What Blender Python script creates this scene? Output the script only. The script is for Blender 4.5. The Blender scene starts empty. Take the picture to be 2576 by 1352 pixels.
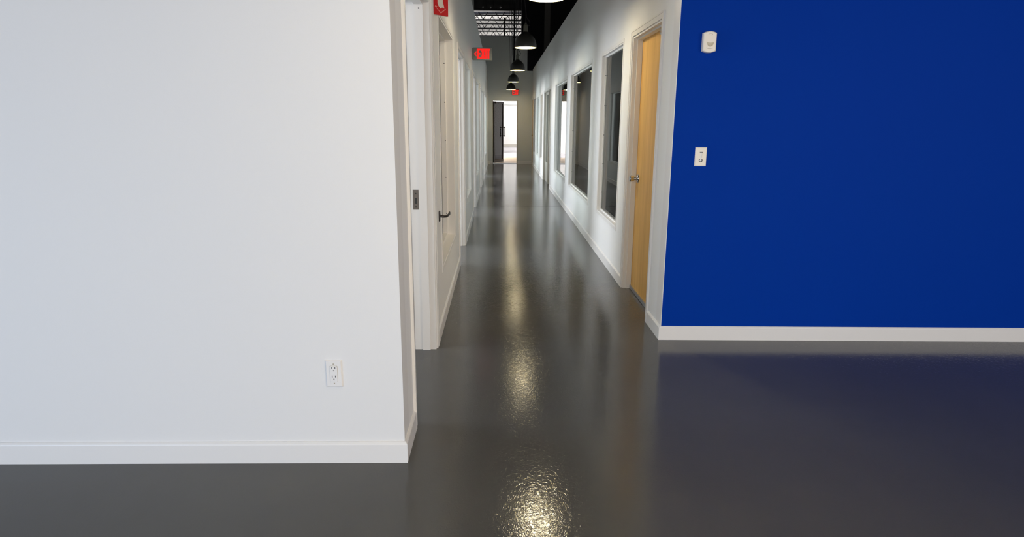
import bpy, bmesh, math, random
from mathutils import Vector, Matrix
random.seed(4)
S = bpy.context.scene
COL = S.collection
PI = math.pi

# ------------------------------------------------------------------ camera
cam_d = bpy.data.cameras.new('camera')
cam_d.sensor_fit = 'HORIZONTAL'
cam_d.sensor_width = 36.0
cam_d.lens = 1591.0 / 2576.0 * 36.0
cam_d.clip_start, cam_d.clip_end = 0.05, 200
cam = bpy.data.objects.new('camera', cam_d)
COL.objects.link(cam)
right = Vector((0.9997974, -0.0189668, 0.0067411))
down = Vector((0.0022351, -0.2282137, -0.9736085))
fwd = Vector((0.0200047, 0.9734263, -0.2281251))
m = Matrix.Identity(4)
for i in range(3):
    m[i][0], m[i][1], m[i][2] = right[i], -down[i], -fwd[i]
m.translation = Vector((0, 0, 1.4))
cam.matrix_world = m
S.camera = cam

# ------------------------------------------------------------------ view, world, large lights
S.view_settings.view_transform = 'Standard'
S.view_settings.look = 'None'
S.view_settings.gamma = 1.0
S.view_settings.use_curve_mapping = False
S.view_settings.exposure = 0.0
W = bpy.data.worlds.new('world')
S.world = W
W.use_nodes = True
W.node_tree.nodes['Background'].inputs[0].default_value = (0.75, 0.85, 1.0, 1)
W.node_tree.nodes['Background'].inputs[1].default_value = 0.3


def area(name, loc, aim, sx, sy, power, color, spread=180):
    d = bpy.data.lights.new(name, 'AREA')
    d.shape = 'RECTANGLE'
    d.size, d.size_y = sx, sy
    d.energy = power
    d.color = color
    d.spread = math.radians(spread)
    o = bpy.data.objects.new(name, d)
    COL.objects.link(o)
    o.location = loc
    o.rotation_euler = Vector(aim).to_track_quat('-Z', 'Y').to_euler()
    return o


# daylight through the storefront glass behind the camera and at the room's left
area('storefront_daylight', (1.0, -6.6, 1.6), (0, 1, -0.02), 8.0, 2.6, 300, (1.0, 0.895, 0.79))
area('side_window_daylight', (-4.2, -2.2, 0.95), (1, 0.22, -0.35), 4.2, 1.8, 185, (0.50, 0.71, 1.0))
# daylight in each office on the left, and in the hall beyond the far wall
for y, watts in ((7.5, 200), (10.7, 200), (14.0, 200), (17.3, 330), (20.2, 330)):
    area('office_daylight', (-4.3, y, 1.6), (1, 0, 0), 2.0, 1.8, watts, (0.86, 0.92, 1.0))
area('office_daylight', (-2.4, 3.1, 1.5), (1, 0.0, 0), 0.95, 1.9, 32, (0.84, 0.91, 1.0))
# added fill light from the right to lift the left stub; no known window
area('right_fill_light', (5.7, -2.0, 1.7), (-1, 0.35, 0), 4.0, 2.6, 200, (1.0, 0.91, 0.82))
area('far_room_daylight', (-1.4, 26.0, 2.9), (0.1, 0.7, -1), 2.4, 3.0, 640, (1.0, 0.98, 0.96))
area('far_room_daylight', (1.9, 32.2, 2.9), (0, 0.5, -1), 3.0, 3.0, 300, (1.0, 0.97, 0.94))
area('warehouse_daylight', (0.0, 35.0, 3.3), (0, -0.05, 1), 10.0, 1.4, 48, (1.0, 0.98, 0.96))

# ------------------------------------------------------------------ materials


def mat(name, color, rough=0.5, metal=0.0, spec=0.5, var=0.0, vscale=3.0, bump=0.0, bscale=200.0,
        emit=None, estr=0.0, coat=0.0):
    M = bpy.data.materials.new(name)
    M.use_nodes = True
    nt = M.node_tree
    b = nt.nodes['Principled BSDF']
    b.inputs['Base Color'].default_value = (*color, 1)
    b.inputs['Roughness'].default_value = rough
    b.inputs['Metallic'].default_value = metal
    b.inputs['Specular IOR Level'].default_value = spec
    b.inputs['Coat Weight'].default_value = coat
    if emit:
        b.inputs['Emission Color'].default_value = (*emit, 1)
        b.inputs['Emission Strength'].default_value = estr
    tc = nt.nodes.new('ShaderNodeTexCoord')
    if var:
        n = nt.nodes.new('ShaderNodeTexNoise')
        n.inputs['Scale'].default_value = vscale
        n.inputs['Detail'].default_value = 4
        nt.links.new(tc.outputs['Object'], n.inputs['Vector'])
        r = nt.nodes.new('ShaderNodeMapRange')
        r.inputs['To Min'].default_value = 1 - var
        r.inputs['To Max'].default_value = 1 + var
        nt.links.new(n.outputs['Fac'], r.inputs['Value'])
        x = nt.nodes.new('ShaderNodeVectorMath')
        x.operation = 'SCALE'
        x.inputs[0].default_value = color
        nt.links.new(r.outputs[0], x.inputs['Scale'])
        nt.links.new(x.outputs[0], b.inputs['Base Color'])
    if bump:
        n2 = nt.nodes.new('ShaderNodeTexNoise')
        n2.inputs['Scale'].default_value = bscale
        n2.inputs['Detail'].default_value = 3
        nt.links.new(tc.outputs['Object'], n2.inputs['Vector'])
        bp = nt.nodes.new('ShaderNodeBump')
        bp.inputs['Strength'].default_value = bump
        bp.inputs['Distance'].default_value = 0.002
        nt.links.new(n2.outputs['Fac'], bp.inputs['Height'])
        nt.links.new(bp.outputs[0], b.inputs['Normal'])
    return M


M_wall = mat('white_paint', (0.80, 0.79, 0.775), 0.6, spec=0.3, var=0.012, vscale=1.2, bump=0.06, bscale=350)
M_hall = mat('white_paint_brightened', (0.87, 0.865, 0.85), 0.55, spec=0.3, var=0.012, vscale=1.2, bump=0.06, bscale=350)  # same white wall paint, lightened to stand in for missing corridor light
M_trim = mat('white_trim_paint', (0.82, 0.80, 0.775), 0.38, var=0.01, vscale=2)
M_blue = mat('blue_paint', (0.0003, 0.036, 0.325), 0.55, spec=0.03, var=0.02, vscale=1.5, bump=0.06, bscale=350)
M_grey = mat('grey_paint', (0.72, 0.745, 0.73), 0.6, spec=0.3, var=0.02, vscale=2)
M_greige = mat('greige_paint', (0.50, 0.47, 0.42), 0.5, var=0.02)
M_dark = mat('black_paint_and_void', (0.006, 0.007, 0.010), 0.7, spec=0.2, var=0.2)
M_navy = mat('navy_black_deck', (0.010, 0.012, 0.022), 0.7, spec=0.2, var=0.2)
M_deck = mat('white_metal_deck', (0.75, 0.74, 0.73), 0.5, var=0.04)
M_column = mat('dark_brown_steel', (0.022, 0.020, 0.016), 0.5, var=0.15)
M_steel = mat('black_steel', (0.008, 0.008, 0.010), 0.5, var=0.15)
M_shade = mat('black_enamel', (0.026, 0.026, 0.023), 0.35, var=0.1, vscale=20)
M_inside = mat('glow_tinted_enamel', (0.86, 0.80, 0.48), 0.4, var=0.01)  # white enamel with the warm bulb glow put into its colour as yellow
M_socket = mat('grey_green_socket', (0.10, 0.10, 0.08), 0.45, var=0.05)
M_bulb = mat('lit_bulb', (1, 1, 1), 0.4, emit=(1.0, 0.86, 0.52), estr=4)
M_plate = mat('white_plastic', (0.84, 0.82, 0.80), 0.3, var=0.005)
M_ivory = mat('ivory_plastic', (0.92, 0.85, 0.73), 0.35, var=0.01)
M_slot = mat('dark_slot', (0.03, 0.03, 0.03), 0.5, var=0.05)
M_greym = mat('grey_marking', (0.42, 0.37, 0.27), 0.5, var=0.02)
M_lens = mat('ribbed_lens', (0.60, 0.53, 0.38), 0.3, var=0.05, vscale=300)
M_chrome = mat('satin_chrome', (0.62, 0.62, 0.63), 0.2, metal=1.0, var=0.03)
M_nickel = mat('aged_nickel', (0.24, 0.21, 0.19), 0.38, metal=1.0, var=0.08, vscale=60)
M_brown = mat('bronze_metal', (0.022, 0.013, 0.010), 0.4, metal=0.3, var=0.1)
M_bronze = mat('dark_bronze', (0.05, 0.045, 0.045), 0.35, metal=0.8, var=0.1)
M_red = mat('red_sign_plastic', (0.62, 0.006, 0.006), 0.4, var=0.02)
M_cream = mat('cream_sign_print', (0.80, 0.72, 0.60), 0.45, var=0.02)
M_pale = mat('pale_red_print', (0.80, 0.30, 0.24), 0.45, var=0.02)
M_led = mat('red_led', (0.3, 0.0, 0.0), 0.5, emit=(1.0, 0.012, 0.008), estr=0.95)
M_signgrey = mat('grey_sign_housing', (0.30, 0.31, 0.27), 0.4, var=0.03)
M_tan = mat('tan_floor', (0.50, 0.36, 0.22), 0.45, var=0.08, vscale=8)
M_farfloor = mat('pale_concrete', (0.36, 0.35, 0.38), 0.25, var=0.05)
M_thresh = mat('aluminium_threshold', (0.45, 0.47, 0.52), 0.35, metal=0.8, var=0.05)
M_rubber = mat('white_rubber', (0.75, 0.74, 0.70), 0.5, var=0.02)


def floor_mat():
    M = bpy.data.materials.new('grey_epoxy_floor')
    M.use_nodes = True
    nt = M.node_tree
    L = nt.links
    b = nt.nodes['Principled BSDF']
    tc = nt.nodes.new('ShaderNodeTexCoord')
    n = nt.nodes.new('ShaderNodeTexNoise')
    n.inputs['Scale'].default_value = 1.1
    n.inputs['Detail'].default_value = 5
    L.new(tc.outputs['Object'], n.inputs['Vector'])
    cr = nt.nodes.new('ShaderNodeValToRGB')
    cr.color_ramp.elements[0].position = 0.3
    cr.color_ramp.elements[0].color = (0.087, 0.086, 0.084, 1)
    cr.color_ramp.elements[1].position = 0.7
    cr.color_ramp.elements[1].color = (0.103, 0.102, 0.099, 1)
    L.new(n.outputs['Fac'], cr.inputs[0])
    L.new(cr.outputs[0], b.inputs['Base Color'])
    b.inputs['Specular IOR Level'].default_value = 0.27
    rn = nt.nodes.new('ShaderNodeMapRange')
    rn.inputs['To Min'].default_value = 0.095
    rn.inputs['To Max'].default_value = 0.135
    L.new(n.outputs['Fac'], rn.inputs['Value'])
    L.new(rn.outputs[0], b.inputs['Roughness'])
    # worm-like wrinkles of the rolled coat
    w = nt.nodes.new('ShaderNodeTexNoise')
    w.inputs['Scale'].default_value = 56
    w.inputs['Detail'].default_value = 2
    w.inputs['Distortion'].default_value = 0.9
    L.new(tc.outputs['Object'], w.inputs['Vector'])
    sub = nt.nodes.new('ShaderNodeMath')
    sub.operation = 'SUBTRACT'
    sub.inputs[1].default_value = 0.5
    L.new(w.outputs['Fac'], sub.inputs[0])
    ab = nt.nodes.new('ShaderNodeMath')
    ab.operation = 'ABSOLUTE'
    L.new(sub.outputs[0], ab.inputs[0])
    w2 = nt.nodes.new('ShaderNodeTexNoise')
    w2.inputs['Scale'].default_value = 2.2
    w2.inputs['Detail'].default_value = 2
    L.new(tc.outputs['Object'], w2.inputs['Vector'])
    bp = nt.nodes.new('ShaderNodeBump')
    bp.inputs['Strength'].default_value = 0.5
    bp.inputs['Distance'].default_value = 0.0016
    L.new(ab.outputs[0], bp.inputs['Height'])
    bp2 = nt.nodes.new('ShaderNodeBump')
    bp2.inputs['Strength'].default_value = 0.10
    bp2.inputs['Distance'].default_value = 0.004
    L.new(w2.outputs['Fac'], bp2.inputs['Height'])
    L.new(bp.outputs[0], bp2.inputs['Normal'])
    L.new(bp2.outputs[0], b.inputs['Normal'])
    return M


M_floor = floor_mat()


def wood_mat():
    M = bpy.data.materials.new('maple_veneer')
    M.use_nodes = True
    nt = M.node_tree
    L = nt.links
    b = nt.nodes['Principled BSDF']
    tc = nt.nodes.new('ShaderNodeTexCoord')
    mp = nt.nodes.new('ShaderNodeMapping')
    mp.inputs['Scale'].default_value = (6, 6, 0.55)
    L.new(tc.outputs['Object'], mp.inputs['Vector'])
    n = nt.nodes.new('ShaderNodeTexNoise')
    n.inputs['Scale'].default_value = 2.2
    n.inputs['Detail'].default_value = 5
    n.inputs['Distortion'].default_value = 0.6
    L.new(mp.outputs[0], n.inputs['Vector'])
    mp2 = nt.nodes.new('ShaderNodeMapping')
    mp2.inputs['Scale'].default_value = (7.0, 7.0, 0.0)
    L.new(tc.outputs['Object'], mp2.inputs['Vector'])
    n3 = nt.nodes.new('ShaderNodeTexVoronoi')      # veneer flitch stripes
    n3.inputs['Scale'].default_value = 1.0
    L.new(mp2.outputs[0], n3.inputs['Vector'])
    cr = nt.nodes.new('ShaderNodeValToRGB')
    e = cr.color_ramp.elements
    e[0].position, e[0].color = 0.25, (0.66, 0.37, 0.10, 1)
    e[1].position, e[1].color = 0.75, (0.86, 0.53, 0.17, 1)
    mx = nt.nodes.new('ShaderNodeMath')
    mx.operation = 'MULTIPLY_ADD'
    mx.inputs[1].default_value = 0.22
    L.new(n3.outputs['Color'], mx.inputs[0])
    L.new(n.outputs['Fac'], mx.inputs[2])
    sb = nt.nodes.new('ShaderNodeMath')
    sb.operation = 'SUBTRACT'
    sb.inputs[1].default_value = 0.08
    L.new(mx.outputs[0], sb.inputs[0])
    L.new(sb.outputs[0], cr.inputs[0])
    L.new(cr.outputs[0], b.inputs['Base Color'])
    b.inputs['Roughness'].default_value = 0.4
    b.inputs['Specular IOR Level'].default_value = 0.15
    return M


M_wood = wood_mat()


def glass_mat():
    M = bpy.data.materials.new('clear_glass')
    M.use_nodes = True
    nt = M.node_tree
    L = nt.links
    for nd in list(nt.nodes):
        if nd.type != 'OUTPUT_MATERIAL':
            nt.nodes.remove(nd)
    out = [n for n in nt.nodes if n.type == 'OUTPUT_MATERIAL'][0]
    tr = nt.nodes.new('ShaderNodeBsdfTransparent')
    tr.inputs[0].default_value = (0.90, 0.94, 0.92, 1)
    gl = nt.nodes.new('ShaderNodeBsdfGlossy')
    gl.inputs['Roughness'].default_value = 0.0
    fr = nt.nodes.new('ShaderNodeFresnel')
    fr.inputs[0].default_value = 1.5
    n = nt.nodes.new('ShaderNodeTexNoise')
    n.inputs['Scale'].default_value = 2.0
    bp = nt.nodes.new('ShaderNodeBump')
    bp.inputs['Strength'].default_value = 0.02
    bp.inputs['Distance'].default_value = 0.002
    L.new(n.outputs['Fac'], bp.inputs['Height'])
    L.new(bp.outputs[0], gl.inputs['Normal'])
    mx = nt.nodes.new('ShaderNodeMixShader')
    L.new(fr.outputs[0], mx.inputs[0])
    L.new(tr.outputs[0], mx.inputs[1])
    L.new(gl.outputs[0], mx.inputs[2])
    L.new(mx.outputs[0], out.inputs[0])
    return M


M_glass = glass_mat()

# ------------------------------------------------------------------ mesh helpers


def bx(bm, x0, x1, y0, y1, z0, z1):
    v = [bm.verts.new((x, y, z)) for z in (z0, z1) for (x, y) in ((x0, y0), (x1, y0), (x1, y1), (x0, y1))]
    for f in ((3, 2, 1, 0), (4, 5, 6, 7), (0, 1, 5, 4), (1, 2, 6, 5), (2, 3, 7, 6), (3, 0, 4, 7)):
        bm.faces.new([v[i] for i in f])
    return v


def box(*a):
    bm = bmesh.new()
    bx(bm, *a)
    return bm


def bevel(bm, w, seg=2):
    bmesh.ops.bevel(bm, geom=list(bm.edges), offset=w, segments=seg, profile=0.6, affect='EDGES')
    return bm


def prism(pts, a, b, axis='y', bm=None):
    """polygon pts (p,q) extruded between a and b along axis; p,q are the other two axes in xyz order"""
    bm = bm or bmesh.new()

    def P(p, q, t):
        return {'x': (t, p, q), 'y': (p, t, q), 'z': (p, q, t)}[axis]
    A = [bm.verts.new(P(p, q, a)) for p, q in pts]
    B = [bm.verts.new(P(p, q, b)) for p, q in pts]
    n = len(pts)
    bm.faces.new(A[::-1])
    bm.faces.new(B)
    for i in range(n):
        bm.faces.new((A[i], A[(i + 1) % n], B[(i + 1) % n], B[i]))
    bmesh.ops.recalc_face_normals(bm, faces=list(bm.faces))
    return bm


def lathe(prof, seg=40, axis='z', bm=None, c=(0, 0, 0), close=False):
    bm = bm or bmesh.new()
    rings = []
    for r, h in prof:
        ring = []
        for k in range(seg):
            t = 2 * PI * k / seg
            a, b = r * math.cos(t), r * math.sin(t)
            p = {'z': (a, b, h), 'y': (a, h, b), 'x': (h, a, b)}[axis]
            ring.append(bm.verts.new((p[0] + c[0], p[1] + c[1], p[2] + c[2])))
        rings.append(ring)
    for i in range(len(rings) - 1):
        for k in range(seg):
            bm.faces.new((rings[i][k], rings[i][(k + 1) % seg], rings[i + 1][(k + 1) % seg], rings[i + 1][k]))
    if close:
        bm.faces.new(rings[0])
        bm.faces.new(rings[-1])
    bmesh.ops.recalc_face_normals(bm, faces=list(bm.faces))
    return bm


def tube(path, r, seg=10, bm=None, flat=1.0):
    bm = bm or bmesh.new()
    P = [Vector(p) for p in path]
    rings = []
    for i, p in enumerate(P):
        t = (P[min(i + 1, len(P) - 1)] - P[max(i - 1, 0)]).normalized()
        u = t.cross(Vector((0, 0, 1)))
        if u.length < 1e-3:
            u = t.cross(Vector((1, 0, 0)))
        u.normalize()
        w = t.cross(u)
        rr = r[i] if isinstance(r, (list, tuple)) else r
        rings.append([bm.verts.new(p + u * rr * math.cos(2 * PI * k / seg) + w * rr * flat * math.sin(2 * PI * k / seg)) for k in range(seg)])
    for i in range(len(rings) - 1):
        for k in range(seg):
            bm.faces.new((rings[i][k], rings[i][(k + 1) % seg], rings[i + 1][(k + 1) % seg], rings[i + 1][k]))
    bm.faces.new(rings[0])
    bm.faces.new(rings[-1])
    bmesh.ops.recalc_face_normals(bm, faces=list(bm.faces))
    return bm


def sweep(path, prof, side=1):
    """profile (offset from wall, height) mitred along an XY polyline; side=1 puts the offset on the right hand"""
    bm = bmesh.new()
    P = [Vector((p[0], p[1])) for p in path]
    rings = []
    for i, p in enumerate(P):
        d0 = (P[i] - P[i - 1]).normalized() if i else None
        d1 = (P[i + 1] - P[i]).normalized() if i < len(P) - 1 else None
        d0 = d0 or d1
        d1 = d1 or d0
        n0 = Vector((d0.y, -d0.x)) * side
        n1 = Vector((d1.y, -d1.x)) * side
        n = (n0 + n1) / (1 + n0.dot(n1))
        rings.append([bm.verts.new((p.x + n.x * o, p.y + n.y * o, h)) for o, h in prof])
    k = len(prof)
    for i in range(len(rings) - 1):
        for j in range(k):
            bm.faces.new((rings[i][j], rings[i][(j + 1) % k], rings[i + 1][(j + 1) % k], rings[i + 1][j]))
    bm.faces.new(rings[0])
    bm.faces.new(rings[-1])
    bmesh.ops.recalc_face_normals(bm, faces=list(bm.faces))
    return bm


def wloc(o):
    v = Vector((0, 0, 0))
    while o:
        v += Vector(o.location)
        o = o.parent
    return v


def obj(name, bm, material, parent=None, smooth=False, local=False, label=None):
    """ONE mesh object; world coordinates unless local (then relative to its parent)"""
    me = bpy.data.meshes.new(name)
    if parent is not None and not local:
        bmesh.ops.translate(bm, verts=list(bm.verts), vec=-wloc(parent))
    bm.to_mesh(me)
    bm.free()
    me.materials.append(material)
    if smooth:
        for p in me.polygons:
            p.use_smooth = True
        try:
            me.set_sharp_from_angle(angle=math.radians(35))
        except Exception:
            pass
    o = bpy.data.objects.new(name, me)
    COL.objects.link(o)
    if parent is not None:
        o.parent = parent
    if label:
        o['label'] = label
    return o


def tag(o, label, cat, group=None, kind=None):
    o['label'] = label
    o['category'] = cat
    if group:
        o['group'] = group
    if kind:
        o['kind'] = kind
    return o


def thing(name, label, cat, loc=(0, 0, 0), group=None, kind=None, rz=0):
    o = bpy.data.objects.new(name, None)
    o.empty_display_size = 0.1
    COL.objects.link(o)
    o.location = loc
    o.rotation_euler = (0, 0, rz)
    return tag(o, label, cat, group, kind)


def struct(name, bm, material, label, cat):
    return tag(obj(name, bm, material), label, cat, kind='structure')


# ------------------------------------------------------------------ dimensions (metres; camera at 0,0,1.4 looks along +Y)
XL, XLo = -0.393, -0.523          # left corridor wall faces
XR, XRo = 1.058, 1.185            # right corridor wall faces
YF = 2.413                        # white wall facing the front room
YB = 3.935                        # blue wall facing the front room
YE, YEo = 21.21, 21.34            # end wall
HW = 3.0                          # partition height
ROOF = 5.6
# (y0, y1, z0, z1) openings
L_DOORS = [(2.74, 3.765), (6.125, 7.127), (9.39, 10.392), (12.62, 13.62), (15.9, 16.9)]
DOOR_H = 2.05
L_WINS = [(4.28, 5.56, 0.40, 2.06), (7.60, 8.76, 0.46, 2.06), (10.80, 12.1, 0.46, 2.05), (14.0, 15.4, 0.46, 2.05), (17.3, 18.7, 0.46, 2.05)]
R_DOOR = (4.335, 5.265)
R_DOOR2 = (13.45, 15.45)
R_DOOR3 = (20.35, 21.14)
R_WINS = [(5.68, 6.82, 0.455, 2.058), (7.57, 9.74, 0.445, 2.062), (10.3, 12.42, 0.445, 2.055),
          (16.05, 16.8, 0.45, 2.05), (17.65, 18.85, 0.45, 2.04), (19.35, 20.05, 0.45, 2.04)]


def wall_y(x0, x1, y0, y1, h, holes):
    """a wall along Y with rectangular holes (y0,y1,z0,z1)"""
    bm = bmesh.new()
    y = y0
    for a, b, z0, z1 in sorted(holes):
        if a > y:
            bx(bm, x0, x1, y, a, 0, h)
        if z0 > 0:
            bx(bm, x0, x1, a, b, 0, z0)
        bx(bm, x0, x1, a, b, z1, h)
        y = b
    if y1 > y:
        bx(bm, x0, x1, y, y1, 0, h)
    bmesh.ops.remove_doubles(bm, verts=list(bm.verts), dist=1e-5)
    return bm


# ------------------------------------------------------------------ shell
fl = bmesh.new()
bx(fl, -6, 6, -7, 21.27, -0.2, 0)
floor = struct('floor', fl, M_floor, 'glossy grey epoxy floor running down the corridor', 'floor')
obj('expansion_joint', prism([(10.56, 0.0), (10.585, 0.002), (10.61, 0.002), (10.635, 0.0), (10.635, -0.01), (10.56, -0.01)], XL, XR, 'x'),
    M_floor, floor, label='low ridge across the glossy corridor floor')
struct('floor', box(-3, 4, 21.27, 36, -0.2, 0), M_farfloor, 'pale concrete floor of the bright room beyond the far doorway', 'floor')
struct('floor', box(-1.2, 1.6, 21.42, 24.7, 0.0, 0.006), M_tan, 'tan floor strip just past the far doorway', 'floor')

wl = wall_y(XLo, XL, YF + 0.13, YE, HW, [(a, b, 0, DOOR_H) for a, b in L_DOORS] + L_WINS)
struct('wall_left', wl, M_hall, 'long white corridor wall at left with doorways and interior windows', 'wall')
struct('wall_front_left', box(-6, XL, YF, YF + 0.13, 0, HW), M_wall, 'broad blank white wall in the left foreground with a power outlet', 'wall')
wr = wall_y(XR, XRo, YB + 0.13, YE, HW, [(R_DOOR[0], R_DOOR[1], 0, DOOR_H), (R_DOOR2[0], R_DOOR2[1], 0, DOOR_H), (R_DOOR3[0], R_DOOR3[1], 0, DOOR_H)] + R_WINS)
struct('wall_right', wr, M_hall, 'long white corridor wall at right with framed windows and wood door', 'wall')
AB = -0.0162                      # the blue wall is a touch out of square
wb = bmesh.new()
bx(wb, 0, 5.2, 0.0, 0.13, 0, HW)
# the last 3 mm of the corner is the white bead of the corridor wall
wbo = struct('wall_front_right', wb, M_blue, 'deep blue painted wall at right', 'wall')
wbo.location = (XR + 0.003, YB, 0)
wbo.rotation_euler = (0, 0, AB)
struct('trim_1', box(XR, XR + 0.0035, YB - 0.0005, YB + 0.13, 0.0, HW), M_trim, 'thin white edge where corridor wall meets the blue wall', 'trim')

# end wall with doorway, conduit strip and taller right-hand section
we = bmesh.new()
DX0, DX1, DH = -0.215, 0.562, 2.015
bx(we, -3, DX0, YE, YEo, 0, 4.0)
bx(we, DX1, 5, YE, YEo, 0, 4.0)
bx(we, DX0, DX1, YE, YEo, DH, 4.0)
bx(we, 0.68, 5, YE, YEo, 4.0, ROOF)
bx(we, -3, -0.82, YE, YEo, 4.0, ROOF)
bmesh.ops.remove_doubles(we, verts=list(we.verts), dist=1e-5)
struct('wall_end', we, M_grey, 'grey end wall of the corridor with doorway', 'wall')

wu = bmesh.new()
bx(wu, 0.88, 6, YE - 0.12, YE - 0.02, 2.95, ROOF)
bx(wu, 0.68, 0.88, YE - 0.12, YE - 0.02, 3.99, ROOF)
struct('void_panel_upper_right', wu, M_dark, 'black panel added for the dark void above the far end of the right corridor wall', 'wall')  # added sheet, its black colour stands in for the unlit void

# front-room and hall enclosure (outside the frame)
struct('wall_far_left', box(-6.1, -6, -7, 36, 0, ROOF), M_dark, 'dark outer wall left of the building', 'wall')
struct('wall_far_right', box(6, 6.1, 4.2, 36, 0, ROOF), M_dark, 'outer wall right of the offices, blackened to keep the void above dark', 'wall')  # this stretch is coloured black so that the void stays dark
struct('wall_far_right', box(6, 6.1, -7, 4.2, 0, ROOF), M_wall, 'outer wall right of the front room', 'wall')
struct('wall_back', box(-6, 6, -7.1, -7, 3.4, ROOF), M_wall, 'wall strip above the storefront glass behind the viewer', 'wall')
struct('ceiling', box(-6, 6, -7, 27.4, ROOF, ROOF + 0.1), M_navy, 'black painted roof deck high above the corridor', 'ceiling')

# ribbed white deck in the hall beyond
dk = bmesh.new()
x = -6.0
pts = []
while x < 6.0:
    pts += [(x, ROOF), (x + 0.09, ROOF), (x + 0.115, ROOF + 0.045), (x + 0.175, ROOF + 0.045)]
    x += 0.2
pts += [(6, ROOF), (6, ROOF + 0.1), (-6, ROOF + 0.1)]
A = [dk.verts.new((p, 27.4, q)) for p, q in pts]
B = [dk.verts.new((p, 36.0, q)) for p, q in pts]
for i in range(len(pts)):
    j = (i + 1) % len(pts)
    dk.faces.new((A[i], A[j], B[j], B[i]))
bmesh.ops.recalc_face_normals(dk, faces=list(dk.faces))
struct('ceiling', dk, M_deck, 'white ribbed metal roof deck seen through joists above the end wall', 'ceiling')

# bright room beyond
struct('wall_far_room', box(-3, 4, 35.4, 35.5, 0, 2.22), M_wall, 'bright white back wall seen through the far doorway', 'wall')
struct('wall_far_room', box(-3, 4, 35.3, 35.5, 2.22, 3.2), M_grey, 'grey bulkhead above the bright back wall', 'wall')
struct('baseboard_far_room', box(0.17, 4, 35.37, 35.4, 0, 0.13), M_greige, 'greige baseboard of the bright far room', 'baseboard')
struct('wall_far_partition', box(-3, 0.17, 28.2, 28.3, 0, 3.2), M_wall, 'white partition seen through the open glass door', 'wall')
struct('wall_far_room', box(-3.1, -3, 21.34, 36, 0, 3.2), M_wall, 'left side wall of the far room', 'wall')
struct('wall_far_room', box(4, 4.1, 21.34, 36, 0, 3.2), M_wall, 'right side wall of the far room', 'wall')
struct('ceiling', box(-3.1, 4.1, 21.34, 35.5, 3.2, 3.25), M_wall, 'white ceiling of the far room', 'ceiling')
struct('wall_hall_end', box(-6, 6, 36, 36.1, 0, ROOF), M_wall, 'end of the hall beyond', 'wall')

# offices behind both corridor walls
struct('wall_office_left', box(-4.6, -4.5, YF + 0.13, YE, 0, HW), M_wall, 'outer wall of the left offices', 'wall')
for k, y in enumerate((5.85, 9.05, 12.3, 15.6, 18.9)):
    struct('wall_office_left', box(-4.5, XLo, y, y + 0.1, 0, HW), M_wall, 'partition between left offices %s' % ['one and two', 'two and three', 'three and four', 'four and five', 'five and six'][k], 'wall')
struct('ceiling', box(-4.6, XLo, YF + 0.13, YE, HW - 0.06, HW), M_wall, 'white ceiling over the left offices', 'ceiling')
struct('wall_office_right', box(4.5, 4.6, YB + 0.3, YE, 0, HW), M_greige, 'back wall of the dark right offices', 'wall')
for k, y in enumerate((7.15, 10.0, 13.0, 15.7, 19.1)):
    struct('wall_office_right', box(XRo, 4.5, y, y + 0.1, 0, HW), M_greige, 'partition between right offices %s' % ['one and two', 'two and three', 'three and four', 'four and five', 'five and six'][k], 'wall')
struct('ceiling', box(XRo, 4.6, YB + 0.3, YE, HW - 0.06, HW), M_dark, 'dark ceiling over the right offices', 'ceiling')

# ------------------------------------------------------------------ baseboards
BP = [(0, 0), (0.012, 0), (0.012, 0.082), (0.010, 0.0865), (0.004, 0.094), (0, 0.094)]
CT = 0.010                        # casing thickness
CW = 0.045                        # casing width


def base(name, path, side, label):
    return struct(name, sweep(path, BP, side), M_trim, label, 'baseboard')


base('baseboard_front_left', [(-6, YF), (XL, YF), (XL, L_DOORS[0][0] - CW)], 1, 'white baseboard along the foot of the left foreground wall')
lb = []
y = L_DOORS[0][1] + CW
for a, b in L_DOORS[1:] + [(YE + CW, 0)]:
    lb.append((y, a - CW))
    y = b + CW
lbn = ['under the first left window', 'under the second left window', 'under the third left window', 'under the fourth left window', 'under the fifth left window']
for (a, b), n in zip(lb, lbn):
    base('baseboard_left', [(XL, a), (XL, b)], 1, 'white baseboard ' + n)
c, s = math.cos(AB), math.sin(AB)
base('baseboard_front_right', [(XR, R_DOOR[0] - CW), (XR, YB), (XR + 5 * c, YB + 5 * s)], 1, 'white baseboard at the foot of the blue wall')
base('baseboard_right', [(XR, R_DOOR[1] + CW), (XR, R_DOOR2[0] - CW)], -1, 'long white baseboard under the three large right windows')
base('baseboard_right', [(XR, R_DOOR2[1] + CW), (XR, R_DOOR3[0] - CW)], -1, 'white baseboard at the far end of the right wall')
base('baseboard_end', [(DX1 + 0.03, YE), (XR, YE)], 1, 'pale baseboard on the end wall right of the doorway')
base('baseboard_end', [(XL, YE), (DX0 - 0.03, YE)], 1, 'pale baseboard on the end wall left of the doorway')


# ------------------------------------------------------------------ doorways
def casing(bm, X, n, y0, y1, z1, w=CW, t=CT):
    """door casing on wall face X whose outward normal is n (+1/-1): two legs and a head with an inner bead"""
    xa, xb = sorted((X, X + n * t))
    xc, xd = sorted((X, X + n * (t + 0.003)))
    q = 0.012
    bx(bm, xa, xb, y0 - w + q, y0, 0, z1 + w - q)
    bx(bm, xa, xb, y1, y1 + w - q, 0, z1 + w - q)
    bx(bm, xa, xb, y0, y1, z1, z1 + w - q)
    bx(bm, xc, xd, y0 - w, y0 - w + q, 0, z1 + w)      # raised back band
    bx(bm, xc, xd, y1 + w - q, y1 + w, 0, z1 + w)
    bx(bm, xc, xd, y0 - w + q, y1 + w - q, z1 + w - q, z1 + w)
    return bm


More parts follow.
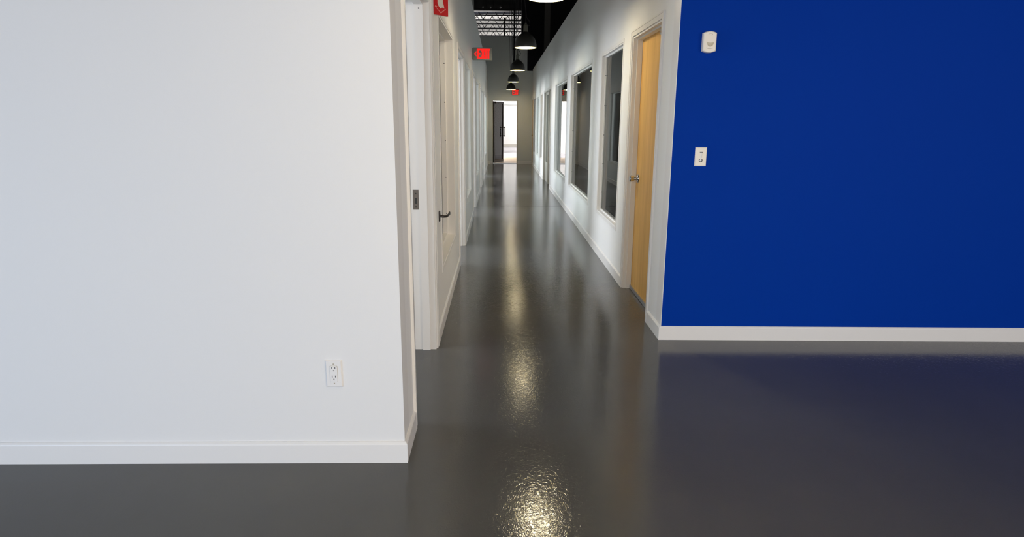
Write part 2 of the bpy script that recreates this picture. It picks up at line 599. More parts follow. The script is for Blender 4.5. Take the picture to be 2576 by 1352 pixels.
def jamb(bm, x0, x1, y0, y1, z1, t=0.016):
    bx(bm, x0, x1, y0 - 0.001, y0 + t, 0, z1)
    bx(bm, x0, x1, y1 - t, y1 + 0.001, 0, z1)
    bx(bm, x0, x1, y0 + t, y1 - t, z1 - t, z1 + 0.001)
    return bm


nth = ['first', 'second', 'third', 'fourth', 'fifth', 'sixth']
for i, (a, b) in enumerate(L_DOORS):
    d = thing('door_1', '%s white cased doorway from the front in the left corridor wall' % nth[i], 'doorway', (XL, (a + b) / 2, 0), kind='structure')
    d.name = 'door_%d' % (i + 1)
    obj('casing', casing(bmesh.new(), XL, 1, a, b, DOOR_H), M_trim, d)
    obj('jamb', jamb(bmesh.new(), XLo, XL, a, b, DOOR_H), M_trim, d)
    st = jamb(bmesh.new(), -0.476, -0.428, a + 0.016, b - 0.016, DOOR_H - 0.016, 0.013)
    so = obj('stop', st, M_trim, d)
    if i == 0:
        sp = obj('strike_plate', bevel(box(-0.512, -0.478, b - 0.0185, b - 0.0155, 0.88, 0.998), 0.0008, 1), M_nickel, d, label='dark metal strike plate')
        obj('latch_hole', box(-0.501, -0.489, b - 0.0192, b - 0.0182, 0.915, 0.95), M_slot, sp)
        for z in (0.975, 0.896):
            obj('screw', lathe([(0.0045, b - 0.0183), (0.004, b - 0.0196), (0.0005, b - 0.0197)], 10, 'y', c=(-0.495, 0, z)), M_slot, sp)
        obj('silencer', lathe([(0.0038, b - 0.028), (0.0038, b - 0.0305), (0.0005, b - 0.031)], 12, 'y', c=(-0.449, 0, 2.0)), M_slot, so, label='small dark round plug')


# wood door in the right wall
a, b = R_DOOR
d = thing('door_6', 'light maple wood door in white frame beside the blue wall', 'door', (XR, (a + b) / 2, 0), kind='structure')
obj('casing', casing(bmesh.new(), XR, -1, a, b, DOOR_H), M_trim, d)
obj('jamb', jamb(bmesh.new(), XR, XRo, a, b, DOOR_H, 0.014), M_trim, d)
obj('stop', jamb(bmesh.new(), XR + 0.030, XR + 0.070, a + 0.014, b - 0.014, DOOR_H - 0.014, 0.013), M_trim, d)
lf = obj('leaf', bevel(box(XR + 0.071, XR + 0.115, a + 0.018, b - 0.018, 0.022, DOOR_H - 0.018), 0.002, 1), M_wood, d)
obj('door_sweep', box(XR + 0.060, XR + 0.0705, a + 0.03, b - 0.03, 0.004, 0.032), M_thresh, lf, label='grey metal strip under the wood door')
kn = obj('knob', lathe([(0.0005, XR + 0.0), (0.02, XR + 0.001), (0.026, XR + 0.008), (0.0265, XR + 0.018), (0.022, XR + 0.032), (0.014, XR + 0.042), (0.012, XR + 0.056),
                        (0.016, XR + 0.060), (0.034, XR + 0.064), (0.036, XR + 0.0705)], 28, 'x', c=(0, 5.17, 0.945)), M_chrome, lf, True, label='satin chrome round knob')
obj('hook', tube([(XR + 0.071, 4.62, 2.03), (XR + 0.055, 4.62, 2.02), (XR + 0.052, 4.62, 2.0), (XR + 0.06, 4.62, 1.99)], 0.005, 8), M_rubber, lf, True, label='tiny white hook')

# greige door with sidelite farther along the right wall
a, b = R_DOOR2
d = thing('door_7', 'greige door with narrow dark glass past the third right window', 'door', (XR, (a + b) / 2, 0), kind='structure')
obj('casing', casing(bmesh.new(), XR, -1, a, b, DOOR_H), M_trim, d)
obj('jamb', jamb(bmesh.new(), XR, XRo, a, b, DOOR_H), M_greige, d)
obj('leaf', bevel(box(XR + 0.05, XR + 0.09, a + 0.02, a + 0.92, 0.01, DOOR_H - 0.02), 0.002, 1), M_greige, d)
obj('mullion', box(XR + 0.02, XR + 0.1, a + 0.925, a + 0.985, 0, DOOR_H - 0.016), M_greige, d)
sl = bmesh.new()
bx(sl, XR + 0.04, XR + 0.09, a + 0.985, b - 0.016, 0, 0.45)
bx(sl, XR + 0.04, XR + 0.09, a + 0.985, b - 0.016, 1.98, DOOR_H - 0.016)
bx(sl, XR + 0.04, XR + 0.09, a + 0.985, a + 1.1, 0.45, 1.98)
bx(sl, XR + 0.04, XR + 0.09, b - 0.15, b - 0.016, 0.45, 1.98)
obj('sidelite_frame', sl, M_greige, d)
obj('pane', box(XR + 0.060, XR + 0.066, a + 1.1, b - 0.15, 0.45, 1.98), M_glass, d)
kb = obj('knob', lathe([(0.0005, XR + 0.0), (0.02, XR + 0.001), (0.026, XR + 0.012), (0.018, XR + 0.03), (0.012, XR + 0.042), (0.03, XR + 0.045), (0.032, XR + 0.05)], 20, 'x', c=(0, a + 0.12, 0.945)), M_chrome, d, True)

# last door on the right, wood leaf almost edge-on
a, b = R_DOOR3
d = thing('door_8', 'last wood door of the right wall beside the end wall', 'door', (XR, (a + b) / 2, 0), kind='structure')
obj('casing', casing(bmesh.new(), XR, -1, a, b - 0.02, DOOR_H), M_trim, d)
obj('jamb', jamb(bmesh.new(), XR, XRo, a, b, DOOR_H), M_trim, d)
obj('leaf', bevel(box(XR + 0.012, XR + 0.052, a + 0.02, b - 0.02, 0.01, DOOR_H - 0.02), 0.002, 1), M_wood, d)
obj('knob', lathe([(0.0005, XR - 0.05), (0.02, XR - 0.049), (0.026, XR - 0.035), (0.012, XR - 0.012), (0.012, XR - 0.002), (0.032, XR + 0.004), (0.032, XR + 0.012)], 20, 'x', c=(0, a + 0.1, 0.945)), M_chrome, d, True)


# ------------------------------------------------------------------ windows
def window(idx, X, Xo, n, y0, y1, z0, z1, label, gx, bead, tilt=0.0):
    """casing bead on the corridor face, painted reveal boards, glazing beads with screws and a pane; n = outward normal of the corridor face"""
    w = thing('window_%d' % idx, label, 'window', (X, (y0 + y1) / 2, z0), kind='structure')
    bm = bmesh.new()
    xa, xb = sorted((X, X + n * 0.004))
    c = 0.028
    bx(bm, xa, xb, y0 - c, y0, z0 - c, z1 + c)
    bx(bm, xa, xb, y1, y1 + c, z0 - c, z1 + c)
    bx(bm, xa, xb, y0, y1, z1, z1 + c)
    bx(bm, xa, xb, y0, y1, z0 - c, z0)
    obj('casing', bm, M_trim, w)
    t = 0.012
    xa, xb = sorted((X, Xo))
    bm = bmesh.new()
    bx(bm, xa, xb, y0 - 0.001, y0 + t, z0, z1)
    bx(bm, xa, xb, y1 - t, y1 + 0.001, z0, z1)
    bx(bm, xa, xb, y0 + t, y1 - t, z1 - t, z1 + 0.001)
    obj('reveal', bm, M_trim, w)
    obj('sill', box(xa, xb, y0 + t, y1 - t, z0 - 0.001, z0 + t), M_trim, w)
    bm = bmesh.new()
    front = gx + n * (0.005 + bead)
    for g0, g1 in (sorted((gx + n * 0.004, front)), sorted((gx - n * 0.004, gx - n * 0.012))):
        e = 0.014
        bx(bm, g0, g1, y0 + t, y0 + t + e, z0 + t, z1 - t)
        bx(bm, g0, g1, y1 - t - e, y1 - t, z0 + t, z1 - t)
        bx(bm, g0, g1, y0 + t + e, y1 - t - e, z1 - t - e, z1 - t)
        bx(bm, g0, g1, y0 + t + e, y1 - t - e, z0 + t, z0 + t + e)
    gb = obj('glazing_bead', bm, M_trim, w)
    if idx in (1, 6, 7):
        for k in range(5):
            z = z0 + 0.2 + k * (z1 - z0 - 0.4) / 4
            obj('screw', lathe([(0.0045, y1 - t - 0.014), (0.004, y1 - t - 0.0155), (0.0004, y1 - t - 0.016)], 8, 'y', c=(front - n * 0.007, 0, z)), M_slot, gb)
    ln = (y1 - y0) / 2 - t - 0.001
    p = obj('pane', box(-0.003, 0.003, -ln, ln, z0 + t, z1 - t), M_glass, w, local=True)
    p.location = (gx - X, 0, -z0)
    p.rotation_euler = (0, 0, tilt)
    return w


lwl = ['tall interior window nearest on the left wall under the red arrow sign', 'second tall interior window on the left wall past the second doorway',
       'third interior window along the left wall', 'fourth interior window along the left wall', 'fifth and last interior window along the left wall']
for i, (a, b, z0, z1) in enumerate(L_WINS):
    window(i + 1, XL, XLo, 1, a, b, z0, z1, lwl[i], -0.503, 0.040)
rwl = ['narrow dark interior window next to the wood door on the right wall', 'wide second window on the right wall reflecting pale strips',
       'wide third window on the right wall reflecting the bright doorway', 'narrow window just past the greige door on the right wall',
       'second to last small window far along the right wall', 'last small window far along the right wall before the end wood door']
for i, (a, b, z0, z1) in enumerate(R_WINS):
    window(i + 6, XR, XRo, -1, a, b, z0, z1, rwl[i], 1.106, 0.012, [0, 0, -0.014, 0, 0, 0][i])

# ------------------------------------------------------------------ far glass door
d = thing('door_9', 'far end doorway with open black-framed glass door', 'door', (DX0, YE, 0), kind='structure')
bm = bmesh.new()
bx(bm, DX0 - 0.03, DX0, YE - 0.012, YEo, 0, DH + 0.03)
bx(bm, DX1, DX1 + 0.03, YE - 0.012, YEo, 0, DH + 0.03)
bx(bm, DX0, DX1, YE - 0.012, YEo, DH, DH + 0.03)
obj('frame', bm, M_greige, d, label='thin grey doorway frame')
obj('threshold', box(DX0, DX1, YE - 0.02, YEo + 0.02, 0, 0.014), M_thresh, d)
leaf = bpy.data.objects.new('leaf', None)
leaf.empty_display_size = 0.1
COL.objects.link(leaf)
leaf.parent = d
leaf.location = (0.012, 0.06, 0)
leaf.rotation_euler = (0, 0, math.radians(65))
leaf['label'] = 'black-framed glass door leaf standing open'
LW = 0.75
bm = bmesh.new()
bx(bm, 0, 0.06, -0.022, 0.022, 0.02, DH - 0.01)
bx(bm, LW - 0.06, LW, -0.022, 0.022, 0.02, DH - 0.01)
bx(bm, 0.06, LW - 0.06, -0.022, 0.022, 0.02, 0.11)
bx(bm, 0.06, LW - 0.06, -0.022, 0.022, DH - 0.07, DH - 0.01)
obj('leaf_frame', bm, M_brown, leaf, local=True)
obj('glass', box(0.06, LW - 0.06, -0.004, 0.004, 0.11, DH - 0.07), M_glass, leaf, local=True)
for sgn in (1, -1):
    q = sgn * 0.085
    p = [(LW - 0.04, sgn * 0.02, 1.17), (LW - 0.04, q, 1.17), (LW - 0.04, q, 1.2), (LW - 0.04, q, 0.86), (LW - 0.04, q, 0.89), (LW - 0.04, sgn * 0.02, 0.89)]
    bm = tube(p[:2], 0.012, 8)
    tube(p[2:4], 0.013, 8, bm)
    tube(p[4:], 0.012, 8, bm)
    obj('pull_handle', bm, M_brown, leaf, True, local=True)
obj('door_closer', bevel(box(0.04, 0.26, -0.075, -0.022, DH - 0.075, DH - 0.015), 0.006, 1), M_brown, leaf, local=True)

# ------------------------------------------------------------------ roof structure
JZ0, JZ1 = 5.0, 5.56
jl = [(15.2, 'hidden in dark over the middle of the corridor'), (18.0, 'barely visible in the dark above the fourth lamp'), (20.4, 'barely visible in dark above the far exit sign'),
      (25.0, 'second from the front against the white deck'), (27.25, 'third from the front against the white deck'), (29.6, 'fourth from the front, its lower chord along the end wall top'), (32.0, 'rearmost against the white deck')]
web_me = None
SP = 0.62
for jy, lab in jl:
    j = thing('roof_joist', 'black open-web roof joist ' + lab, 'joist', (0, jy, JZ0), 'roof joists over the corridor')
    obj('bottom_chord', box(-3.72, 3.72, jy - 0.05, jy + 0.05, JZ0, JZ0 + 0.055), M_steel, j)
    obj('top_chord', box(-3.72, 3.72, jy - 0.05, jy + 0.05, JZ1 - 0.045, JZ1), M_steel, j)
    for k in range(12):
        xx = -3.72 + k * SP
        for sgn in (0, 1):
            p0 = (xx + (SP / 2 if sgn else 0), jy, JZ0 + 0.04)
            if sgn == 0:
                p = [(xx, jy, JZ0 + 0.03), (xx + SP / 2, jy, JZ1 - 0.03)]
            else:
                p = [(xx + SP / 2, jy, JZ1 - 0.03), (xx + SP, jy, JZ0 + 0.03)]
            if sgn == 0 and (jy, k) == (jl[0][0], 0) or (sgn == 1 and (jy, k) == (jl[0][0], 0)):
                o = obj('web_bar', tube([(-SP / 4, 0, -0.23), (SP / 4, 0, 0.23)] if sgn == 0 else [(-SP / 4, 0, 0.23), (SP / 4, 0, -0.23)], 0.014, 6), M_steel, j, local=True)
                if sgn == 0:
                    web_a = o
                else:
                    web_b = o
            else:
                o = (web_a if sgn == 0 else web_b).copy()
                COL.objects.link(o)
                o.parent = j
            o.location = ((p[0][0] + p[1][0]) / 2, 0, 0.28)

g = thing('roof_girder', 'deep black steel girder crossing above the end of the corridor', 'girder', (0, 22.9, JZ0))
bm = bmesh.new()
bx(bm, -5, 5, 22.75, 23.05, JZ0, JZ0 + 0.02)
obj('bottom_flange', bm, M_steel, g)
obj('web', box(-5, 5, 22.89, 22.91, JZ0 + 0.02, ROOF - 0.02), M_steel, g)
obj('top_flange', box(-5, 5, 22.75, 23.05, ROOF - 0.02, ROOF), M_steel, g)


def post(label, x, y, w, z0, z1, cat='post', name='steel_post'):
    t = thing(name, label, cat, (x, y, z0))
    bm = bmesh.new()
    bx(bm, x - w / 2, x + w / 2, y - w / 2, y - w / 2 + 0.01, z0, z1)
    bx(bm, x - w / 2, x + w / 2, y + w / 2 - 0.01, y + w / 2, z0, z1)
    bx(bm, x - 0.006, x + 0.006, y - w / 2 + 0.01, y + w / 2 - 0.01, z0, z1)
    obj('shaft', bm, M_column if cat == 'column' else M_steel, t)
    obj('cap_plate', box(x - w / 2 - 0.03, x + w / 2 + 0.03, y - w / 2 - 0.03, y + w / 2 + 0.03, z1 - 0.012, z1), M_steel, t)
    return t


post('slim black steel post standing in front of the white roof deck', 0.17, 24.2, 0.06, 3.25, JZ0)
post('black steel column rising behind the right wall near its far end', 1.27, 18.0, 0.15, 0.0, ROOF, 'column', 'steel_column')
t = thing('conduit', 'dark vertical conduit on the end wall behind the lamps', 'conduit', (0.46, YE - 0.03, 3.1))
obj('pipe', tube([(0.46, YE - 0.03, 3.1), (0.46, YE - 0.03, 5.0)], 0.03, 10), M_steel, t, True)
for z in (3.2, 3.6, 3.95):
    obj('strap', box(0.41, 0.51, YE - 0.064, YE, z, z + 0.03), M_steel, t)
t = thing('sprinkler_pipe', 'thin dark sprinkler pipe crossing in front of the roof joists', 'pipe', (0.3, 21.9, 4.92))
obj('pipe', tube([(-2.5, 21.9, 4.92), (0.3, 21.9, 4.89), (4.0, 21.9, 4.88)], 0.022, 10), M_steel, t, True)
for x in (-0.55, -0.3, 0.02):
    bm = lathe([(0.012, 4.94), (0.012, 4.97), (0.03, 4.975), (0.03, 4.98), (0.008, 4.985), (0.008, 5.01)], 12, c=(x, 21.9, 0), close=True)
    obj('sprinkler_head', bm, M_chrome, t, True)
    obj('hanger', tube([(x + 0.1, 21.9, 4.93), (x + 0.1, 21.9, ROOF)], 0.006, 6), M_steel, t)

# ------------------------------------------------------------------ pendant lamps
RIM = 2.33
outer = [(0.142, 0.0), (0.1435, 0.004), (0.1425, 0.03), (0.139, 0.06), (0.131, 0.09), (0.118, 0.118), (0.099, 0.143), (0.077, 0.163), (0.055, 0.178), (0.040, 0.188), (0.034, 0.198)]
inner = [(0.1405, 0.001), (0.140, 0.03), (0.1365, 0.06), (0.1285, 0.089), (0.1155, 0.116), (0.0965, 0.141), (0.0745, 0.161), (0.05, 0.176), (0.02, 0.180)]


def make_pendant(loc, label):
    x, y, z = loc
    t = thing('pendant_lamp', label, 'lamp', loc, 'black dome pendant lamps down the corridor')
    sh = obj('shade', lathe(outer, 48), M_shade, t, True, local=True)
    obj('reflector', lathe(inner, 48), M_inside, sh, True, local=True, label='white inside of the shade, tinted yellow for the bulb glow')
    obj('socket', lathe([(0.034, 0.196), (0.031, 0.2), (0.029, 0.27), (0.026, 0.285), (0.014, 0.292), (0.012, 0.31), (0.0005, 0.311)], 24), M_socket, t, True, local=True, label='grey-green lamp socket')
    obj('bulb', lathe([(0.0005, 0.055), (0.022, 0.06), (0.032, 0.075), (0.034, 0.092), (0.028, 0.115), (0.018, 0.135), (0.016, 0.165)], 24), M_bulb, t, True, local=True, label='lit warm bulb')
    obj('cord', tube([(0, 0, 0.30), (0.003, 0, 1.0), (-0.002, 0, 2.0), (0, 0, ROOF - RIM)], 0.006, 8), M_steel, t, True, local=True)
    obj('power_cable', tube([(0.02, 0, 0.27), (0.048, 0, 0.275), (0.055, 0.0, 0.31), (0.04, 0, 0.34), (0.008, 0, 0.38), (-0.03, 0, 0.7), (-0.05, 0, 1.8), (-0.1, 0, ROOF - RIM)], 0.005, 8), M_steel, t, True, local=True)
    obj('canopy', lathe([(0.05, ROOF - RIM - 0.02), (0.055, ROOF - RIM - 0.004), (0.055, ROOF - RIM)], 20, close=True), M_steel, t, True, local=True)
    return t


def copy_tree(o, parent=None):
    q = o.copy()
    COL.objects.link(q)
    if parent:
        q.parent = parent
    for ch in list(o.children):
        copy_tree(ch, q)
    return q


LAMP_W = 14.0


def lamp_light(loc, watts=LAMP_W):
    d = bpy.data.lights.new('bulb_light', 'POINT')
    d.energy = watts
    d.color = (1.0, 0.88, 0.68)
    d.shadow_soft_size = 0.10
    o = bpy.data.objects.new('bulb_light', d)
    COL.objects.link(o)
    o.location = (loc[0], loc[1], loc[2] + 0.085)


spots = [(0.365, 5.31, 'nearest black dome pendant lamp, its glowing rim cut off by the top of the photo'),
         (0.337, 8.745, 'largest fully visible black dome pendant lamp with grey-green socket'),
         (0.339, 12.62, 'third black dome pendant lamp down the corridor'),
         (0.338, 16.35, 'fourth black dome pendant lamp down the corridor'),
         (0.348, 20.30, 'farthest black dome pendant lamp just left of the small far exit sign'),
         (0.36, 1.45, 'black dome pendant lamp overhead in the front room')]
proto = None
for x, y, lab in spots:
    if proto is None:
        proto = o = make_pendant((x, y, RIM), lab)
    else:
        o = copy_tree(proto)
        o.location = (x, y, RIM)
        o['label'] = lab
    lamp_light((x, y, RIM), 60.0 if y < 2 else 42.0 if y < 6 else LAMP_W)

# ------------------------------------------------------------------ exit signs


def poly_part(name, pts, y0, y1, material, parent):
    return obj(name, prism(pts, y0, y1, 'y'), material, parent, local=True)


def letter(ch, x0, x1, z0, z1, st):
    """list of polygons (x,z) for a block letter"""
    w, h = x1 - x0, z1 - z0
    R = lambda a, b, c, e: [(a, c), (b, c), (b, e), (a, e)]
    if ch == 'E':
        return [R(x0, x0 + st, z0, z1), R(x0 + st, x1, z0, z0 + st * 0.9), R(x0 + st, x1, z1 - st * 0.9, z1), R(x0 + st, x1 - w * 0.1, z0 + h / 2 - st * 0.4, z0 + h / 2 + st * 0.4)]
    if ch == 'I':
        return [R(x0, x1, z0, z1)]
    if ch == 'T':
        xm = (x0 + x1) / 2
        return [R(x0, x1, z1 - st * 0.9, z1), R(xm - st / 2, xm + st / 2, z0, z1 - st * 0.9)]
    if ch == 'X':
        k = st * 1.1
        return [[(x0, z0), (x0 + k, z0), (x1, z1), (x1 - k, z1)], [(x1 - k, z0), (x1, z0), (x0 + k, z1), (x0, z1)]]


def exit_sign(loc, w, h, label, chevron):
    t = thing('exit_sign', label, 'sign', loc, 'lit red exit signs in the corridor')
    obj('housing', bevel(box(-w / 2, w / 2, -0.022, 0.022, -h / 2, h / 2), 0.01, 2), M_signgrey, t, True, local=True)
    left = -w / 2 + (0.062 if chevron else 0.018)
    rt = w / 2 - (0.03 if chevron else 0.018)
    tot = rt - left
    ws = [0.30, 0.30, 0.11, 0.26]
    gap = (1 - sum(ws)) / 3 * tot
    z0, z1 = -h / 2 + 0.018, h / 2 - 0.016
    x = left
    for ch, f in zip('EXIT', ws):
        bm = bmesh.new()
        for k, pl in enumerate(letter(ch, x, x + f * tot, z0, z1, 0.028 * w / 0.285)):
            prism(pl, -0.0245 - 0.0002 * k, -0.0215, 'y', bm)
        obj('letter_' + ch.lower(), bm, M_led, t, local=True)
        x += f * tot + gap
    if chevron:
        xc = -w / 2 + 0.022
        bm = prism([(xc, 0), (xc + 0.03, 0.035), (xc + 0.034, 0.02), (xc + 0.018, 0.0), (xc + 0.034, -0.02), (xc + 0.03, -0.035)], -0.0245, -0.0215, 'y')
        obj('arrow', bm, M_led, t, local=True)
        obj('wall_bracket', box(-w / 2 - 0.012, -w / 2 + 0.004, -0.035, 0.035, -h / 2 + 0.01, h / 2 - 0.01), M_signgrey, t, local=True)
    else:
        obj('back_box', box(-w / 2 + 0.01, w / 2 - 0.01, 0.022, 0.05, -h / 2 + 0.01, h / 2 + 0.02), M_steel, t, local=True)
    return t


exit_sign((-0.2435, 9.3, 2.303), 0.275, 0.168, 'grey exit sign with red EXIT letters and left chevron projecting from the left wall', True)
exit_sign((0.506, YE - 0.052, 2.283), 0.235, 0.175, 'small red exit sign above the far doorway', False)

# ------------------------------------------------------------------ red arrow sign (V-shaped, projecting from the left wall)
t = thing('arrow_sign', 'red sign panel with cream down arrow above the first left window', 'sign', (XL, 4.1, 2.012))
A0, AP = Vector((XL, 4.0)), Vector((-0.314, 4.1))
Hs = 0.34
dv = (AP - A0).normalized()
nv = Vector((dv.y, -dv.x))
f1 = obj('panel', prism([(v.x, v.y) for v in (A0, AP, AP - nv * 0.014, A0 - nv * 0.014)], 2.012, 2.012 + Hs, 'z'), M_red, t)
Lf = (AP - A0).length


def on_face(poly, thick):
    """polygon in (fraction across, height) on the near face"""
    bm = bmesh.new()
    lo, hi = [], []
    for sfr, h in poly:
        p = A0 + dv * (Lf * sfr)
        lo.append(bm.verts.new((p.x - nv.x * 0.001, p.y - nv.y * 0.001, 2.012 + h)))
        hi.append(bm.verts.new((p.x + nv.x * thick, p.y + nv.y * thick, 2.012 + h)))
    n = len(poly)
    bm.faces.new(lo[::-1])
    bm.faces.new(hi)
    for i in range(n):
        bm.faces.new((lo[i], lo[(i + 1) % n], hi[(i + 1) % n], hi[i]))
    bmesh.ops.recalc_face_normals(bm, faces=list(bm.faces))
    return bm


obj('arrow_shaft', on_face([(0.28, 0.30), (0.28, 0.064), (0.34, 0.050), (0.47, 0.038), (0.56, 0.044), (0.66, 0.046), (0.73, 0.041), (0.69, 0.058), (0.63, 0.075), (0.60, 0.30)], 0.0012), M_cream, f1, label='cream arrow shaft')
bm = bmesh.new()
obj('arrow_head', on_face([(0.09, 0.044), (0.13, 0.050), (0.24, 0.046), (0.26, 0.044), (0.15, 0.041), (0.49, 0.0155), (0.80, 0.041), (0.83, 0.038), (0.49, 0.0095)], 0.0012), M_pale, f1, label='thin pale arrowhead outline')
obj('wall_flange', box(XL, XL + 0.003, 4.012, 4.075, 2.03, 2.0 + Hs), M_red, t)

# ------------------------------------------------------------------ lever handle beside the first left window
t = thing('lever_handle', 'dark metal lever handle beside the first left window', 'handle', (XL, 4.09, 0.79))
obj('rose_plate', bevel(box(XL, XL + 0.008, 4.065, 4.105, 0.757, 0.825), 0.003, 2), M_bronze, t, True)
obj('lever', tube([(XL + 0.006, 4.085, 0.792), (XL + 0.03, 4.085, 0.789), (XL + 0.045, 4.10, 0.788), (XL + 0.053, 4.14, 0.788), (XL + 0.060, 4.18, 0.791), (XL + 0.060, 4.195, 0.802)], [0.009, 0.008, 0.0085, 0.008, 0.0075, 0.006], 12), M_bronze, t, True)

# door stop far left
t = thing('door_stop', 'small white door stop on the floor at the far left corner', 'door stop', (XL + 0.04, 20.9, 0))
obj('base', lathe([(0.03, 0.0), (0.03, 0.02), (0.022, 0.03)], 16, c=(XL + 0.05, 20.9, 0), close=True), M_rubber, t, True)
obj('bumper', lathe([(0.02, 0.028), (0.026, 0.05), (0.018, 0.075), (0.0005, 0.08)], 16, c=(XL + 0.05, 20.9, 0)), M_rubber, t, True)

# ------------------------------------------------------------------ power outlet
ox, oz = -0.6685, 0.3965
t = thing('power_outlet', 'white duplex power outlet low on the left foreground wall', 'outlet', (ox, YF, oz))


def wall_plate(w, h, th, b):
    """plate with wide bevelled rim, front facing -Y, back at y=0"""
    bm = bmesh.new()
    back = [(-w / 2, 0, -h / 2), (w / 2, 0, -h / 2), (w / 2, 0, h / 2), (-w / 2, 0, h / 2)]
    mid = [(x, -0.0015, z) for x, _, z in back]
    fr = [(x - math.copysign(b, x), -th, z - math.copysign(b, z)) for x, _, z in back]
    R = [[bm.verts.new(p) for p in r] for r in (back, mid, fr)]
    bm.faces.new(R[0])
    bm.faces.new(R[2])
    for i in range(2):
        for k in range(4):
            bm.faces.new((R[i][k], R[i][(k + 1) % 4], R[i + 1][(k + 1) % 4], R[i + 1][k]))
    bmesh.ops.recalc_face_normals(bm, faces=list(bm.faces))
    return bm


def rounded(w, h, r, n=5):
    p = []
    for cx, cz, a0 in ((w / 2 - r, h / 2 - r, 0), (-w / 2 + r, h / 2 - r, 90), (-w / 2 + r, -h / 2 + r, 180), (w / 2 - r, -h / 2 + r, 270)):
        for k in range(n + 1):
            a = math.radians(a0 + 90 * k / n)
            p.append((cx + r * math.cos(a), cz + r * math.sin(a)))
    return p


PT = 0.0065
obj('cover_plate', wall_plate(0.067, 0.116, PT, 0.0042), M_plate, t, local=True)
fr = obj('receptacle_groove', prism(rounded(0.0310, 0.0690, 0.004), -PT - 0.0003, -PT + 0.002, 'y'), M_greym, t, local=True)
rc = obj('receptacle', prism(rounded(0.0295, 0.0675, 0.004), -PT - 0.0022, -PT + 0.001, 'y'), M_plate, t, local=True)
for k, dz in enumerate((0.0205, -0.0165)):
    fc = obj('socket_face', prism(rounded(0.026, 0.0235, 0.008), -PT - 0.0028, -PT, 'y'), M_plate, rc, local=True)
    fc.location = (0, 0, dz)
    # third-level pieces sit beside the face under the receptacle
    for dx in (-0.0063, 0.0063):
        o = obj('slot', box(dx - 0.0013, dx + 0.0013, -PT - 0.0030, -PT, 0.0015, 0.0095), M_slot, rc, local=True)
        o.location = (0, 0, dz)
    o = obj('ground_hole', lathe([(0.0023, -PT - 0.0030), (0.0023, -PT)], 12, 'y', c=(0, 0, -0.006), close=True), M_slot, rc, local=True)
    o.location = (0, 0, dz)
for dz in (0.0415, -0.0415):
    obj('screw', lathe([(0.0026, -PT + 0.001), (0.0026, -PT - 0.0006), (0.0004, -PT - 0.0009)], 12, 'y', c=(0, 0, dz)), M_greym, t, local=True)

# ------------------------------------------------------------------ light switch and motion sensor on the blue wall


def on_blue(x):
    dx = x - XR
    return (XR + 0.003 + dx * c, YB + dx * s - 0.0002)


px, py_ = on_blue(1.236)
t = thing('dimmer_switch', 'white slide dimmer switch plate on the blue wall', 'switch', (px, py_, 1.190), rz=AB)
obj('cover_plate', wall_plate(0.072, 0.116, PT, 0.0035), M_ivory, t, local=True)
tr = obj('slider_track', box(-0.0045, 0.0055, -PT - 0.0006, -PT + 0.001, -0.020, 0.030), M_plate, t, local=True)
obj('track_edge', box(0.0055, 0.0065, -PT - 0.0004, -PT + 0.001, -0.006, 0.027), M_greym, tr, local=True)
obj('indicator_mark', box(-0.0085, 0.0105, -PT - 0.0010, -PT + 0.001, 0.0255, 0.0290), M_slot, t, local=True, label='thin dark line at the top of the slot')
rk = obj('rocker_recess', prism(rounded(0.023, 0.018, 0.006), -PT - 0.0005, -PT + 0.001, 'y'), M_slot, t, local=True)
rk.location = (0.0, 0, -0.0225)
rb = obj('rocker_button', bevel(box(-0.008, 0.0055, -PT - 0.004, -PT, -0.0055, 0.0045), 0.0015, 1), M_plate, rk, local=True)

px, py_ = on_blue(1.2325)
t = thing('motion_sensor', 'ivory motion sensor with rounded top high on the blue wall', 'sensor', (px, py_, 1.858), rz=AB)


def sensor_outline(w, h, bulge):
    p = []
    n = 10
    for k in range(n + 1):
        u = -1 + 2 * k / n
        p.append((-u * w / 2, h / 2 + bulge * (1 - u * u) - bulge))
    for k in range(n + 1):
        u = -1 + 2 * k / n
        p.append((u * w / 2, -h / 2 - bulge * (1 - u * u) + bulge))
    return p


SD = 0.034
obj('back_case', prism(sensor_outline(0.080, 0.122, 0.010), -0.016, 0.0, 'y'), M_ivory, t, True, local=True)
bm = bmesh.new()
o1 = sensor_outline(0.080, 0.122, 0.010)
o2 = sensor_outline(0.076, 0.120, 0.010)
o3 = sensor_outline(0.066, 0.114, 0.010)
R = [[bm.verts.new((p, y, q)) for p, q in o] for o, y in ((o1, -0.0165), (o1, -0.022), (o2, -0.030), (o3, -SD))]
nn = len(o1)
for i in range(3):
    for k in range(nn):
        bm.faces.new((R[i][k], R[i][(k + 1) % nn], R[i + 1][(k + 1) % nn], R[i + 1][k]))
bm.faces.new(R[0][::-1])
bm.faces.new(R[3])
bmesh.ops.recalc_face_normals(bm, faces=list(bm.faces))
cv = obj('front_cover', bm, M_ivory, t, True, local=True)


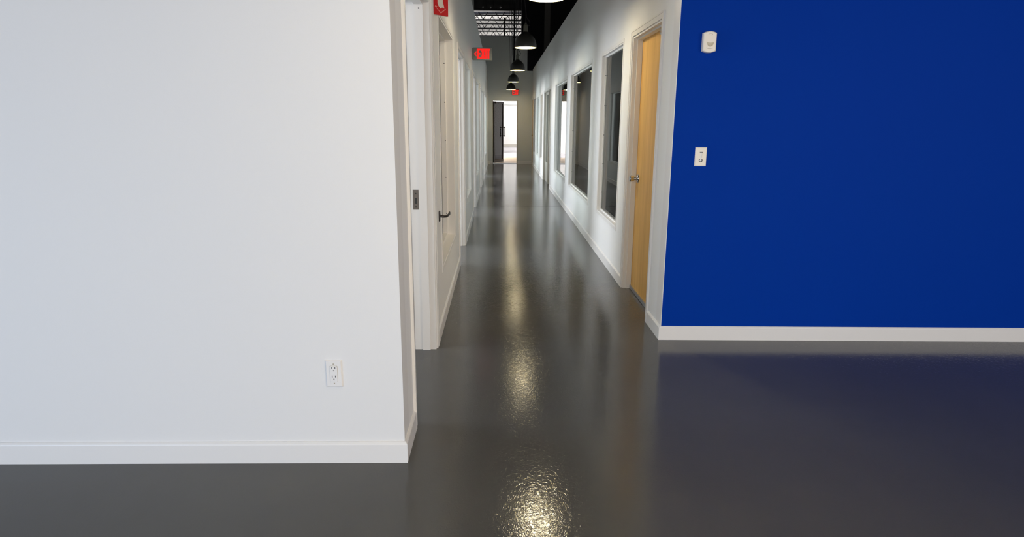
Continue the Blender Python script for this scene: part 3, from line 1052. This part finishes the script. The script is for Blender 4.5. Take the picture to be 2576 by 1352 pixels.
def half_moon(w, h, drop, n=16):
    top = [(-w / 2 + w * k / n, drop * (4 * (k / n) * (1 - k / n)) * -1) for k in range(n + 1)]
    bot = [(w / 2 * math.cos(a), -h * math.sin(a)) for a in [PI * k / n for k in range(1, n)]]
    return top + bot


ln = obj('lens', prism(half_moon(0.042, 0.026, 0.004), -SD - 0.0022, -SD + 0.001, 'y'), M_lens, t, local=True, label='tan crescent sensor lens')
ln.location = (0.002, 0, -0.001)
for k in range(5):
    a0 = PI * (0.15 + 0.14 * k)
    bm = prism([(0.0185 * math.cos(a0), -0.0245 * math.sin(a0)), (0.0185 * math.cos(a0 + 0.13), -0.0245 * math.sin(a0 + 0.13)),
                (0.013 * math.cos(a0 + 0.13), -0.018 * math.sin(a0 + 0.13)), (0.013 * math.cos(a0), -0.018 * math.sin(a0))], -SD - 0.0032, -SD - 0.002, 'y')
    obj('lens_rib', bm, M_greym, ln, local=True)
# oval emblem outline near the top
bm = bmesh.new()
n = 28
for k in range(n):
    q0, q1 = 2 * PI * k / n, 2 * PI * (k + 1) / n
    pl = [(0.0125 * math.cos(q0), 0.0048 * math.sin(q0)), (0.0125 * math.cos(q1), 0.0048 * math.sin(q1)), (0.0112 * math.cos(q1), 0.0037 * math.sin(q1)), (0.0112 * math.cos(q0), 0.0037 * math.sin(q0))]
    prism(pl, -SD - 0.0006, -SD + 0.0005, 'y', bm)
em = obj('emblem', bm, M_greym, cv, local=True)
em.location = (0.001, 0, 0.042)
# a curved row of small print marks below the lens
for k, (u, wd) in enumerate(((-0.0175, 0.0042), (-0.0122, 0.004), (-0.0072, 0.0042), (-0.0016, 0.0036), (0.0028, 0.0028), (0.0072, 0.003), (0.0118, 0.0034), (0.0165, 0.003))):
    zz = -0.0385 + 14.0 * u * u
    o = obj('print_mark', box(-wd / 2, wd / 2, -SD - 0.0005, -SD + 0.0005, -0.0012, 0.0012), M_greym, cv, local=True)
    o.location = (u, 0, zz)
    o.rotation_euler = (0, -28 * u, 0)
